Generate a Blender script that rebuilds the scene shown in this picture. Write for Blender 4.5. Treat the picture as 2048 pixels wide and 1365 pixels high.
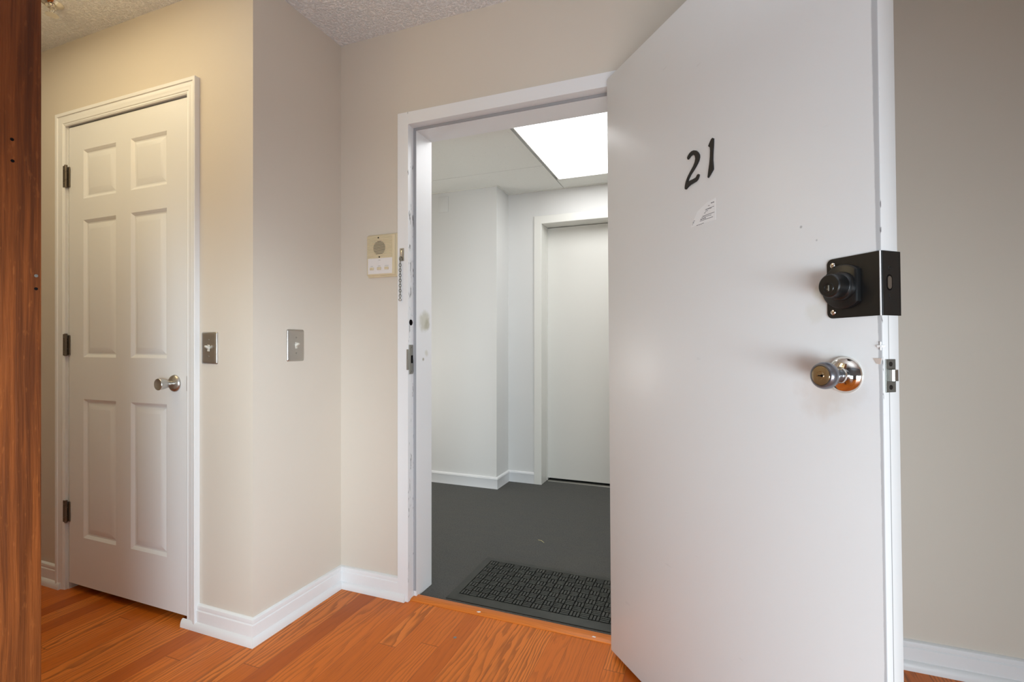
import bpy, bmesh, math, random
from mathutils import Vector, Matrix
random.seed(7)
for o in list(bpy.data.objects): bpy.data.objects.remove(o)
SC = bpy.context.scene; COL = SC.collection
R = math.radians

# ---------------------------------------------------------------- camera
cd = bpy.data.cameras.new('camera'); cam = bpy.data.objects.new('camera', cd); COL.objects.link(cam)
cam.location = (0, 0, 1.08); cam.rotation_euler = (R(90), 0, R(21.36))
cd.sensor_width = 36; cd.lens = 990/2048*36; cd.shift_y = 8/2048; cd.clip_start = .02
SC.camera = cam
# ---------------------------------------------------------------- world, lights, exposure
SC.view_settings.view_transform = 'Standard'; SC.view_settings.look = 'None'
SC.view_settings.gamma = 1; SC.view_settings.use_curve_mapping = False
SC.view_settings.exposure = -0.05
w = bpy.data.worlds.new('world'); SC.world = w; w.use_nodes = True
w.node_tree.nodes['Background'].inputs[0].default_value = (.75, .85, 1, 1)
w.node_tree.nodes['Background'].inputs[1].default_value = 1.0
def area(name, loc, rot, sx, sy, power, col):
    l = bpy.data.lights.new(name, 'AREA'); l.shape = 'RECTANGLE'; l.size = sx; l.size_y = sy
    l.energy = power; l.color = col
    o = bpy.data.objects.new(name, l); COL.objects.link(o); o.location = loc; o.rotation_euler = rot; return o
def point(name, loc, power, col, rad):
    l = bpy.data.lights.new(name, 'POINT'); l.energy = power; l.color = col; l.shadow_soft_size = rad
    o = bpy.data.objects.new(name, l); COL.objects.link(o); o.location = loc; return o
# daylight added at unseen low rear windows to grade the walls
def aim(o, target): o.rotation_euler = (Vector(target)-Vector(o.location)).to_track_quat('-Z', 'Y').to_euler()
DAY = (.82, .965, 1.06)
l = area('low_window_fill', (1.25, -1.73, .46), (R(90), 0, 0), 2.2, .76, 93, DAY); l.data.spread = R(150)
l = area('left_window_fill', (-1.8, -1.73, .46), (R(90), 0, 0), 1.2, .76, 6, (.76, .99, 1.09)); l.data.spread = R(150)
# unseen spot added for the closet, added fill for the ceiling, corridor lamp left
sl = bpy.data.lights.new('closet_fill_spot', 'SPOT'); sl.energy = 185; sl.color = DAY; sl.spot_size = R(44); sl.spot_blend = .9; sl.shadow_soft_size = .16
so = bpy.data.objects.new('closet_fill_spot', sl); COL.objects.link(so); so.location = (.30, -.62, 1.0); aim(so, (-2.08, 1.32, .60))
up = area('ceiling_fill', (-.32, .15, 1.42), (R(180), 0, 0), .4, .4, 16, (.84, .97, 1.08)); up.data.spread = R(145)
point('corridor_lamp', (-2.0, .68, 2.10), 3.6, (1, .73, .32), .12)
area('corridor_ceiling_panel', (-2.2, .86, 2.40), (0, 0, 0), 1.2, .3, 4.6, (1, .87, .60))

# ---------------------------------------------------------------- node helpers
class NT:
    def __init__(s, name):
        s.m = bpy.data.materials.new(name); s.m.use_nodes = True
        s.t = s.m.node_tree; s.b = s.t.nodes['Principled BSDF']
    def n(s, typ, **k):
        nd = s.t.nodes.new(typ)
        for a, v in k.items(): setattr(nd, a, v)
        return nd
    def put(s, sock, v):
        if hasattr(v, 'is_linked') or hasattr(v, 'links'): s.t.links.new(v, sock)
        elif isinstance(v, (tuple, list)) and len(v) == 3 and sock.type == 'RGBA': sock.default_value = (*v, 1)
        else: sock.default_value = v
    def math(s, op, a, b=0, c=None, clamp=False):
        nd = s.n('ShaderNodeMath', operation=op, use_clamp=clamp); s.put(nd.inputs[0], a); s.put(nd.inputs[1], b)
        if c is not None: s.put(nd.inputs[2], c)
        return nd.outputs[0]
    def obj(s): return s.n('ShaderNodeTexCoord').outputs['Object']
    def sep(s, v):
        nd = s.n('ShaderNodeSeparateXYZ'); s.put(nd.inputs[0], v); return nd.outputs
    def comb(s, x, y, z):
        nd = s.n('ShaderNodeCombineXYZ')
        for i, v in enumerate((x, y, z)): s.put(nd.inputs[i], v)
        return nd.outputs[0]
    def scale(s, v, sc):
        nd = s.n('ShaderNodeMapping'); s.put(nd.inputs[0], v); nd.inputs['Scale'].default_value = sc; return nd.outputs[0]
    def noise(s, v, scale=5, detail=2, rough=.5, dist=0):
        nd = s.n('ShaderNodeTexNoise'); s.put(nd.inputs['Vector'], v); nd.inputs['Scale'].default_value = scale
        nd.inputs['Detail'].default_value = detail; nd.inputs['Roughness'].default_value = rough; nd.inputs['Distortion'].default_value = dist
        return nd.outputs['Fac']
    def ramp(s, f, stops, interp='LINEAR'):
        nd = s.n('ShaderNodeValToRGB'); nd.color_ramp.interpolation = interp; s.put(nd.inputs[0], f)
        el = nd.color_ramp.elements
        while len(el) < len(stops): el.new(.5)
        for e, (p, c) in zip(el, stops):
            e.position = p; e.color = (*c, 1) if not isinstance(c, (int, float)) else (c, c, c, 1)
        return nd.outputs[0]
    def mix(s, f, a, b, mode='MIX'):
        nd = s.n('ShaderNodeMix', data_type='RGBA', blend_type=mode)
        s.put(nd.inputs[0], f); s.put(nd.inputs[6], a); s.put(nd.inputs[7], b); return nd.outputs[2]
    def step(s, v, lo, hi):
        nd = s.n('ShaderNodeMapRange', interpolation_type='SMOOTHSTEP')
        s.put(nd.inputs[0], v); nd.inputs[1].default_value = lo; nd.inputs[2].default_value = hi; return nd.outputs[0]
    def bump(s, h, strength=.2, dist=.002):
        nd = s.n('ShaderNodeBump'); nd.inputs['Strength'].default_value = strength; nd.inputs['Distance'].default_value = dist
        s.put(nd.inputs['Height'], h); s.t.links.new(nd.outputs[0], s.b.inputs['Normal'])
    def set(s, **k):
        for a, v in k.items(): s.put(s.b.inputs[a.replace('_', ' ')], v)
        return s.m
def srgb(r, g, b):
    f = lambda c: (c/255/12.92 if c/255 <= .04045 else ((c/255+.055)/1.055)**2.4)
    return (f(r), f(g), f(b))
def plain(name, col, rough=.5, metal=0, bump=None, spec=.5):
    n = NT(name); n.set(Base_Color=col, Roughness=rough, Metallic=metal, Specular_IOR_Level=spec)
    if bump: n.bump(n.noise(n.obj(), bump[0], 3), bump[1], bump[2])
    return n.m

M = {}
def wallpaint(name, col, rough=.55):
    n = NT(name); o = n.obj()
    v = n.mix(n.noise(o, 1.6, 3), tuple(c*.97 for c in col), tuple(min(1, c*1.03) for c in col))
    n.set(Base_Color=v, Roughness=rough, Specular_IOR_Level=.35); n.bump(n.noise(o, 260, 3), .12, .001); return n.m
M['wall'] = wallpaint('greige_wall_paint', (.665, .596, .512))
M['darkwall'] = wallpaint('low_bounce_dark_wall', (.20, .22, .25))  # dark tone chosen for unseen walls to cut bounced light
M['hallwall'] = wallpaint('cool_white_wall_paint', (.71, .705, .685))
M['trim'] = plain('white_trim_paint', (.82, .82, .82), .35, bump=(60, .06, .001))
M['halltrim'] = plain('ivory_hall_trim_paint', (.78, .77, .72), .4)
M['dark'] = plain('void_shade_and_dark_screw', (.006, .005, .005), .95, spec=.05)  # near black for dark screws, and standing in for shade inside holes
M['black'] = plain('black_powder_coat', (.006, .006, .006), .34, bump=(120, .04, .001), spec=.6)
M['nickel'] = plain('brushed_nickel', (.52, .50, .47), .32, 1)
M['chrome'] = plain('polished_nickel', (.80, .77, .72), .07, 1)
M['brasschrome'] = plain('warm_polished_metal', (.78, .68, .50), .10, 1)
M['gunmetal'] = plain('grey_knob_collar', (.22, .22, .24), .28, .8)
M['bronze'] = plain('aged_bronze_hinge', (.16, .13, .10), .42, .7, bump=(90, .2, .001))
M['steel'] = plain('dull_steel', (.42, .41, .38), .35, 1)
M['plate'] = plain('dull_grey_latch_steel', (.25, .25, .23), .45, .8)
M['ivory'] = plain('ivory_plastic', (.68, .575, .385), .45)
M['ivorylight'] = plain('pale_plastic_panel', (.78, .73, .70), .4)
M['toggle'] = plain('toggle_plastic', (.62, .58, .50), .35)
M['ink'] = plain('grey_print', (.16, .16, .17), .7)
M['faded'] = plain('faded_grey_print', (.45, .42, .40), .7)
M['paper'] = plain('white_sticker', (.82, .82, .82), .5)
M['gasket'] = plain('grey_gasket', (.36, .36, .37), .6, bump=(150, .4, .001))
M['straw'] = plain('dry_straw', (.55, .48, .25), .8)
M['flake'] = plain('white_paint_flake', (.85, .85, .85), .6)

def ceiling_mat():
    n = NT('popcorn_ceiling'); o = n.obj()
    h = n.noise(o, 95, 4, .62); h2 = n.noise(n.scale(o, (1, .6, 1)), 38, 2)
    n.set(Base_Color=(.88, .88, .88), Roughness=.9, Specular_IOR_Level=.15)
    n.bump(n.math('ADD', n.step(h, .42, .66), n.math('MULTIPLY', h2, .7)), .75, .006); return n.m
M['ceil'] = ceiling_mat()
def tile_mat():
    n = NT('fissured_ceiling_tile'); o = n.obj()
    pits = n.step(n.noise(n.scale(o, (1, 1.8, 1)), 75, 3, .6), .66, .72)
    fine = n.noise(o, 420, 2)
    c = n.mix(n.math('MULTIPLY', pits, .38), n.mix(fine, (.78, .78, .735), (.87, .87, .825)), (.34, .34, .31))
    n.set(Base_Color=c, Roughness=.9, Specular_IOR_Level=.1); n.bump(pits, -.4, .002); return n.m
M['tile'] = tile_mat()
def carpet_mat():
    n = NT('grey_carpet'); o = n.obj()
    a = n.noise(o, 420, 3, .7); b = n.noise(n.scale(o, (1, 2.5, 1)), 7, 3, .6)
    c = n.mix(a, (.045, .045, .043), (.18, .18, .172))
    c = n.mix(n.math('MULTIPLY', n.step(b, .35, .7), .30), c, (.13, .125, .108)); c = n.mix(n.math('MULTIPLY', n.step(n.noise(o, 150, 2, .6), .45, .7), .35), c, (.055, .055, .053))
    n.set(Base_Color=c, Roughness=.95, Specular_IOR_Level=.1); n.bump(a, .7, .003); return n.m
M['carpet'] = carpet_mat()
def rubber_mat():
    n = NT('dusty_black_rubber'); o = n.obj()
    a = n.noise(o, 14, 4, .6); f = n.step(n.noise(o, 300, 2), .76, .80)
    c = n.mix(a, (.018, .019, .017), (.058, .062, .052)); c = n.mix(n.math('MULTIPLY', f, .5), c, (.26, .27, .2))
    n.set(Base_Color=c, Roughness=.55, Specular_IOR_Level=.4); return n.m
M['rubber'] = rubber_mat()
def oak_mat(name, width=.0713, phase=1.0313, along='y', length=1.05, tone=1.0, figure=1.0):
    n = NT(name); p = n.sep(n.obj())
    x, y = (p[0], p[1]) if along == 'y' else (p[1], p[0])
    u = n.math('DIVIDE', n.math('ADD', x, phase), width)
    xi = n.math('FLOOR', u); fx = n.math('FRACT', u)
    wn = n.n('ShaderNodeTexWhiteNoise', noise_dimensions='1D'); n.put(wn.inputs['W'], xi)
    v = n.math('DIVIDE', n.math('ADD', y, n.math('MULTIPLY', wn.outputs['Value'], 3.7)), length)
    yi = n.math('FLOOR', v); fy = n.math('FRACT', v)
    wp = n.n('ShaderNodeTexWhiteNoise', noise_dimensions='2D'); n.put(wp.inputs['Vector'], n.comb(xi, yi, 0))
    r = wp.outputs['Value']; rc = n.sep(wp.outputs['Color'])
    t = tone
    base = n.ramp(r, [(0, (.46*t, .098*t, .010*t)), (.3, (.62*t, .150*t, .014*t)), (.65, (.71*t, .184*t, .022*t)), (1, (.77*t, .226*t, .034*t))])
    ox = n.math('MULTIPLY', r, 31.0); oy = n.math('MULTIPLY', rc[1], 17.0)
    # cathedral rings: a slow noise stretched along the plank cut into bands
    nv = n.comb(n.math('ADD', n.math('MULTIPLY', x, 9), ox), n.math('ADD', n.math('MULTIPLY', y, 1.5), oy), ox)
    slow = n.noise(nv, 1.0, 1.0, .4)
    tilt = n.math('ADD', 10.0, n.math('MULTIPLY', rc[2], 85.0))
    wig = n.noise(n.comb(n.math('MULTIPLY', x, 40), n.math('ADD', n.math('MULTIPLY', y, 6), oy), ox), 1.0, 2, .5)
    bands = n.math('ADD', n.math('ADD', n.math('MULTIPLY', slow, 6.0), n.math('MULTIPLY', wig, 1.9)), n.math('MULTIPLY', x, tilt))
    saw = n.math('FRACT', bands)
    ring = n.math('MULTIPLY', n.step(saw, .30, .86), n.math('SUBTRACT', 1, n.step(saw, .90, 1.0)))
    fine = n.noise(n.comb(n.math('MULTIPLY', x, 330), n.math('ADD', n.math('MULTIPLY', y, 7), oy), ox), 1.0, 3, .65)
    pore = n.step(fine, .50, .72)
    amt = n.math('MULTIPLY', ring, n.math('MULTIPLY', n.math('ADD', .08, n.math('MULTIPLY', n.math('POWER', rc[0], 2.0), .62)), figure))
    c = n.mix(amt, base, (.22*t, .050*t, .008*t))
    c = n.mix(n.math('MULTIPLY', pore, n.math('ADD', .22, n.math('MULTIPLY', ring, .30))), c, (.20*t, .050*t, .009*t))
    gx = n.math('MAXIMUM', n.math('SUBTRACT', 1, n.step(fx, 0, .020)), n.step(fx, .984, 1))
    gy = n.math('MAXIMUM', n.math('SUBTRACT', 1, n.step(fy, 0, .003)), n.step(fy, .998, 1))
    g = n.math('MAXIMUM', gx, gy)
    c = n.mix(n.math('MULTIPLY', g, .55), c, (.05, .015, .005))
    n.set(Base_Color=c, Roughness=n.math('ADD', .27, n.math('MULTIPLY', fine, .16)), Specular_IOR_Level=.22)
    n.bump(n.math('SUBTRACT', n.math('MULTIPLY', fine, .10), n.math('ADD', g, n.math('MULTIPLY', ring, .12))), .22, .001)
    return n.m
M['oak'] = oak_mat('red_oak_strip_floor')
M['oakstrip'] = oak_mat('red_oak_threshold', width=.30, phase=-1.6, along='x', length=2.9, tone=.9, figure=.25)
def post_mat():
    n = NT('dark_stained_rough_pine'); o = n.obj(); p = n.sep(o)
    wob = n.noise(n.scale(o, (3, 3, 1.2)), 2.0, 2)
    v = n.comb(n.math('ADD', n.math('MULTIPLY', p[0], 1), n.math('MULTIPLY', wob, .010)), n.math('ADD', p[1], n.math('MULTIPLY', wob, .018)), n.math('MULTIPLY', p[2], .030))
    f1 = n.noise(v, 190, 4, .7); f2 = n.noise(v, 85, 3, .65)
    blot = n.noise(n.scale(o, (4, 4, 1)), 3.2, 4, .6)
    pits = n.step(n.noise(n.scale(o, (1, 1, .28)), 150, 2), .62, .74)
    c = n.mix(f1, (.075, .019, .005), (.28, .078, .018))
    c = n.mix(n.math('MULTIPLY', n.step(f2, .42, .64), .60), c, (.050, .014, .005))
    c = n.mix(n.math('MULTIPLY', n.step(blot, .45, .72), .30), c, (.060, .018, .008))
    c = n.mix(n.math('MULTIPLY', pits, .22), c, (.34, .11, .03))
    n.set(Base_Color=c, Roughness=.55, Specular_IOR_Level=.15)
    n.bump(n.math('ADD', f1, n.math('MULTIPLY', f2, .8)), .45, .003); return n.m
M['post'] = post_mat()
def rect_mask(n, x, z, x0, x1, z0, z1, soft):
    a = n.math('MULTIPLY', n.step(x, x0-soft, x0+soft), n.math('SUBTRACT', 1, n.step(x, x1-soft, x1+soft)))
    b = n.math('MULTIPLY', n.step(z, z0-soft, z0+soft), n.math('SUBTRACT', 1, n.step(z, z1-soft, z1+soft)))
    return n.math('MULTIPLY', a, b)
def blob(n, o, c, r, rag=.5, sc=30):
    d = n.n('ShaderNodeVectorMath', operation='DISTANCE'); n.put(d.inputs[0], o); d.inputs[1].default_value = c
    v = n.math('ADD', n.math('DIVIDE', d.outputs['Value'], r), n.math('MULTIPLY', n.math('SUBTRACT', n.noise(o, sc, 3), .5), rag*2))
    return n.math('SUBTRACT', 1, n.step(v, .35, 1.0))
DW, DH, DT = .923, 2.009, .045
def entry_door_mat():
    n = NT('worn_white_door_paint'); o = n.obj(); p = n.sep(o)
    rag = n.noise(n.scale(o, (1, 1, .35)), 60, 4, .7); sl = n.noise(n.comb(0, 0, p[2]), 2.2, 2)
    c = n.mix(n.noise(o, 2.5, 3), (.735, .73, .72), (.765, .76, .755))
    # strip along the latch edge where the paint is rubbed back to grey primer
    wid = n.math('ADD', .0045, n.math('MULTIPLY', n.step(p[2], .5, 1.9), .0065))
    d = n.math('SUBTRACT', DW, p[0])
    rub = n.math('MULTIPLY', n.math('SUBTRACT', 1, n.step(n.math('DIVIDE', n.math('ADD', d, n.math('MULTIPLY', n.math('SUBTRACT', rag, .5), .004)), wid), .85, 1.1)),
                 n.math('SUBTRACT', 1, n.step(p[1], .0008, .002)))
    c = n.mix(n.math('MULTIPLY', rub, n.math('ADD', .45, n.math('MULTIPLY', sl, .5))), c, (.36, .36, .37))
    # bare chips on the arris
    ch = n.math('MULTIPLY', n.step(n.noise(n.scale(o, (1, 1, .25)), 75, 3, .7), .60, .66), n.math('SUBTRACT', 1, n.step(d, .0012, .004)))
    c = n.mix(n.math('MULTIPLY', ch, n.math('SUBTRACT', 1, n.step(p[1], .0015, .004))), c, (.14, .13, .13))
    for ctr, r, col, am in (((.835, 0, .985), .075, (.60, .55, .48), .35), ((.80, 0, .955), .06, (.62, .52, .45), .35),
                            ((.815, 0, 1.16), .030, (.55, .53, .42), .55), ((.795, 0, 1.12), .03, (.6, .58, .5), .35), ((.765, 0, 1.30), .004, (.3, .3, .3), .7), ((.80, 0, 1.265), .003, (.4, .4, .4), .7)):
        c = n.mix(n.math('MULTIPLY', blob(n, o, ctr, r), am), c, col)
    sc = n.math('MULTIPLY', n.step(n.noise(n.scale(o, (14, 1, 60)), 1.0, 2, .5), .70, .74), n.step(n.noise(o, 6, 2), .52, .62))
    c = n.mix(n.math('MULTIPLY', sc, .12), c, (.40, .40, .40))
    # hairline joint on the edge
    j = rect_mask(n, p[1], p[2], .0165, .0180, .25, 1.105, .0006)
    c = n.mix(n.math('MULTIPLY', j, n.step(d, .002, .0005)), c, (.2, .2, .2))
    n.set(Base_Color=c, Roughness=.36, Specular_IOR_Level=.45); n.bump(n.noise(o, 180, 3), .10, .001); return n.m
M['entrydoor'] = entry_door_mat()
def frame_mat():
    n = NT('chipped_white_frame_paint'); o = n.obj(); p = n.sep(o)
    c = n.mix(n.noise(o, 4, 3), (.79, .79, .80), (.83, .83, .83))
    d = n.math('ABSOLUTE', n.math('SUBTRACT', p[0], -1.1626))
    ch = n.math('MULTIPLY', n.step(n.noise(n.scale(o, (1, 1, .16)), 60, 3, .7), .60, .64), n.math('SUBTRACT', 1, n.step(d, .002, .0035)))
    c = n.mix(ch, c, (.20, .20, .19))
    for ctr, r, col, am in (((-1.15, 1.885, 1.185), .055, (.45, .43, .30), .6), ((-1.15, 1.91, 1.172), .03, (.35, .33, .22), .6), ((-1.15, 1.875, 1.018), .010, (.3, .28, .2), .8), ((-1.15, 1.90, 1.045), .02, (.55, .52, .4), .5)):
        c = n.mix(n.math('MULTIPLY', blob(n, o, ctr, r), am), c, col)
    n.set(Base_Color=c, Roughness=.38, Specular_IOR_Level=.45); n.bump(n.noise(o, 70, 3), .10, .0015); return n.m
M['frame'] = frame_mat()
def lamp_mat():
    n = NT('light_diffuser'); p = n.sep(n.obj())
    t = n.math('ADD', 1, n.math('MULTIPLY', n.math('COSINE', n.math('MULTIPLY', p[0], 41.0)), -.07))
    n.set(Base_Color=(.9, .9, .9), Roughness=.5, Emission_Color=(.97, .985, 1.0), Emission_Strength=n.math('MULTIPLY', t, LAMP)); return n.m
LAMP = 7.0
M['lamp'] = lamp_mat()

# ---------------------------------------------------------------- mesh helpers
class MB:
    def __init__(s): s.bm = bmesh.new(); s.mi = 0
    def _tag(s, faces):
        for f in faces: f.material_index = s.mi
    def box(s, x0, x1, y0, y1, z0, z1, bev=0, seg=2):
        r = bmesh.ops.create_cube(s.bm, size=1)
        vs = r['verts']
        for v in vs: v.co = Vector(((x0+x1)/2+v.co.x*(x1-x0), (y0+y1)/2+v.co.y*(y1-y0), (z0+z1)/2+v.co.z*(z1-z0)))
        fs = {f for v in vs for f in v.link_faces}
        s._tag(fs)
        if bev:
            es = list({e for v in vs for e in v.link_edges})
            rr = bmesh.ops.bevel(s.bm, geom=es, offset=bev, segments=seg, affect='EDGES', profile=.5)
            s._tag(rr['faces'])
        return s
    def lathe(s, prof, org=(0, 0, 0), axis=(0, 0, 1), n=40, cap=True):
        a = Vector(axis).normalized(); t = a.orthogonal().normalized(); b = a.cross(t); org = Vector(org)
        rings = []
        for r, h in prof:
            if r < 1e-6: rings.append([s.bm.verts.new(org+a*h)])
            else: rings.append([s.bm.verts.new(org+a*h+(t*math.cos(2*math.pi*i/n)+b*math.sin(2*math.pi*i/n))*r) for i in range(n)])
        fs = []
        for A, B in zip(rings, rings[1:]):
            for i in range(n):
                j = (i+1) % n
                if len(A) == 1 and len(B) == 1: continue
                if len(A) == 1: fs.append(s.bm.faces.new((A[0], B[j], B[i])))
                elif len(B) == 1: fs.append(s.bm.faces.new((A[i], A[j], B[0])))
                else: fs.append(s.bm.faces.new((A[i], A[j], B[j], B[i])))
        if cap:
            if len(rings[0]) > 1: fs.append(s.bm.faces.new(list(reversed(rings[0]))))
            if len(rings[-1]) > 1: fs.append(s.bm.faces.new(rings[-1]))
        s._tag(fs); return s
    def prism(s, pts, mapf, h0, h1):
        """polygon pts (2-D) extruded between two heights; mapf(u, v, h) -> 3-D"""
        A = [s.bm.verts.new(mapf(u, v, h0)) for u, v in pts]; B = [s.bm.verts.new(mapf(u, v, h1)) for u, v in pts]
        fs = [s.bm.faces.new(list(reversed(A))), s.bm.faces.new(B)]
        for i in range(len(pts)):
            j = (i+1) % len(pts); fs.append(s.bm.faces.new((A[i], A[j], B[j], B[i])))
        s._tag(fs); return s
    def sweep(s, stations, closed_profile=True):
        """stations: list of rings of 3-D points with the same count"""
        rs = [[s.bm.verts.new(Vector(p)) for p in st] for st in stations]; fs = []; n = len(rs[0])
        for A, B in zip(rs, rs[1:]):
            for i in range(n): j = (i+1) % n; fs.append(s.bm.faces.new((A[i], A[j], B[j], B[i])))
        fs.append(s.bm.faces.new(list(reversed(rs[0])))); fs.append(s.bm.faces.new(rs[-1]))
        s._tag(fs); return s
    def tube(s, pts, r, n=8):
        sts = []
        for k, p in enumerate(pts):
            p = Vector(p); d = (Vector(pts[min(k+1, len(pts)-1)])-Vector(pts[max(k-1, 0)])).normalized()
            t = d.orthogonal().normalized() if k == 0 else (t - d*t.dot(d)).normalized(); b = d.cross(t)
            rr = r[k] if isinstance(r, (list, tuple)) else r
            sts.append([p+(t*math.cos(2*math.pi*i/n)+b*math.sin(2*math.pi*i/n))*rr for i in range(n)])
        return s.sweep(sts)
    def torus(s, M4, R1, R2, r, n=14, m=6):
        """stadium-ish ring in its own XZ plane"""
        sts = []
        rs = []
        for i in range(n):
            a = 2*math.pi*i/n; c = Vector((R1*math.cos(a), 0, R2*math.sin(a))); out = Vector((math.cos(a), 0, math.sin(a)))
            rs.append([s.bm.verts.new(M4 @ (c+(out*math.cos(2*math.pi*j/m)+Vector((0, 1, 0))*math.sin(2*math.pi*j/m))*r)) for j in range(m)])
        fs = []
        for i in range(n):
            A, B = rs[i], rs[(i+1) % n]
            for j in range(m): k = (j+1) % m; fs.append(s.bm.faces.new((A[j], A[k], B[k], B[j])))
        s._tag(fs); return s
    def done(s, name, mats, parent=None, smooth=32, origin=None):
        bmesh.ops.recalc_face_normals(s.bm, faces=s.bm.faces)
        if origin is not None: bmesh.ops.translate(s.bm, verts=s.bm.verts, vec=-Vector(origin))
        for f in s.bm.faces: f.smooth = True
        for e in s.bm.edges:
            if len(e.link_faces) != 2 or e.calc_face_angle(0) > R(smooth): e.smooth = False
        me = bpy.data.meshes.new(name); s.bm.to_mesh(me); s.bm.free()
        for m in (mats if isinstance(mats, (list, tuple)) else [mats]): me.materials.append(m)
        o = bpy.data.objects.new(name, me); COL.objects.link(o)
        if origin is not None: o.location = origin
        if parent: o.parent = parent
        return o
def tag(o, label, cat, group=None, kind=None):
    o['label'] = label; o['category'] = cat
    if group: o['group'] = group
    if kind: o['kind'] = kind
    return o
def struct(o, label=None, cat=None):
    o['kind'] = 'structure'
    if label: o['label'] = label; o['category'] = cat
    return o
def empty(name, loc, rot=(0, 0, 0)):
    o = bpy.data.objects.new(name, None); COL.objects.link(o); o.location = loc; o.rotation_euler = rot; o.empty_display_size = .05; return o

# ---------------------------------------------------------------- room dimensions (metres)
XN, YC, YE, ZC = -1.523, 1.325, 1.788, 2.42      # nook side wall, closet wall, entry wall, ceiling
YR, XR = 2.03, .24                                # recessed wall behind the open door
HZ = 2.273                                        # hallway ceiling
XL, XE, YB = -3.6, 3.6, -1.75                      # outer limits of the room

# floor
b = MB()
b.box(XL-.1, XE+.1, YB-.1, 1.796, -.05, 0); b.box(XL-.1, XN-.1, 1.796, 1.93, -.05, 0); b.box(XR, XE+.1, 1.796, YR+.1, -.05, 0)
struct(b.done('floor', M['oak']), 'glossy reddish oak strip floor in the room with open door', 'floor')
b = MB(); b.box(-2.9, .24, 1.838, 4.0, -.05, 0.001)
struct(b.done('floor_hallway', M['carpet']), 'dark grey carpet in the hallway beyond the open door', 'carpet')
# threshold strip
b = MB(); b.prism([(1.790, 0), (1.842, 0), (1.842, .004), (1.836, .007), (1.800, .007), (1.790, .002)], lambda u, v, h: (h, u, v), -1.1640, -.2600)
struct(b.done('trim_threshold', M['oakstrip']), 'narrow wooden threshold strip between oak floor and grey carpet', 'threshold')
# ceiling
b = MB(); b.box(XL-.1, XE+.1, YB-.1, 2.13, ZC, ZC+.1)
struct(b.done('ceiling', M['ceil']), 'white textured popcorn ceiling above the entry', 'ceiling')
# closet wall with its door opening
DX0, DX1, DZ = -2.622, -1.855, 2.044
b = MB(); b.box(XL, DX0-.012, YC, YC+.11, 0, ZC); b.box(DX1+.012, XN, YC, YC+.11, 0, ZC); b.box(DX0-.012, DX1+.012, YC, YC+.11, DZ+.012, ZC)
struct(b.done('wall_closet', M['wall']), 'greige wall around the white six panel closet door', 'wall')
b = MB(); b.box(XN-.11, XN, YC+.11, YE+.15, 0, ZC)
struct(b.done('wall_left', M['wall']), 'narrow greige side wall between closet corner and entry corner', 'wall')
# entry wall with its opening
OX0, OX1, OZ = -1.19, -.235, 2.04
b = MB(); b.box(XN, OX0, YE, YE+.15, 0, ZC); b.box(OX1, XR, YE, YE+.15, 0, ZC); b.box(OX0, OX1, YE, YE+.15, OZ, ZC)
struct(b.done('wall_entry', M['wall']), 'greige wall around the entry doorway with intercom', 'wall')
b = MB(); b.box(XR, XE, YR, YR+.1, 0, ZC); b.box(XR-.02, XR, YE+.15, YR+.1, 0, ZC)
struct(b.done('wall_right', M['wall']), 'greige wall behind the open door at the right edge', 'wall')
# rest of the room shell, plus unseen windows and walls added to shape light
b = MB(); b.box(XL-.1, XL, YB, 2.0, 0, ZC); struct(b.done('wall_west', M['wall']))
b = MB(); b.box(XL, XN-.11, 1.86, 1.93, 0, ZC); struct(b.done('wall_closet_back', M['wall']))
b = MB(); b.box(XE, XE+.1, YB, YR+.1, 0, ZC); struct(b.done('wall_east', M['darkwall']))
b = MB(); b.box(.99, 1.09, .05, YR, 0, ZC); b.box(.40, .99, .98, 1.12, 2.06, ZC); struct(b.done('wall_alcove_shade', M['wall']))  # unseen side wall and soffit added to darken the right-hand wall
WZ0, WZ1 = .04, .90
b = MB()
for x0, x1 in ((XL, -2.44), (-1.16, .11), (2.39, XE)): b.box(x0, x1, YB-.1, YB, 0, ZC)
for x0, x1 in ((-2.44, -1.16), (.11, 2.39)): b.box(x0, x1, YB-.1, YB, 0, WZ0); b.box(x0, x1, YB-.1, YB, WZ1, ZC)
struct(b.done('wall_rear', M['darkwall']))  # openings kept low so the light falls off up the walls
for nm, a0, a1 in (('unseen_window_1', .11, 2.39), ('unseen_window_2', -2.44, -1.16)):
    b = MB(); mid = (a0+a1)/2
    for x0, x1, z0, z1 in ((a0, a0+.06, WZ0, WZ1), (a1-.06, a1, WZ0, WZ1), (a0+.06, a1-.06, WZ0, WZ0+.05), (a0+.06, a1-.06, WZ1-.05, WZ1), (mid-.025, mid+.025, WZ0+.05, WZ1-.05)): b.box(x0, x1, YB-.08, YB-.02, z0, z1)
    struct(b.done(nm, M['trim']))  # unseen windows added low down to grade the wall brightness
b = MB(); b.box(XL, -1.19, .37, .476, 0, ZC); struct(b.done('wall_corridor_baffle', M['trim']))  # unseen partition added to keep daylight off the closet's left, white for bounce
b = MB(); b.box(XL, XE, -.86, -.76, .92, ZC); struct(b.done('wall_light_baffle', M['darkwall']))  # unseen hanging wall added to block window light from the upper walls
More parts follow.
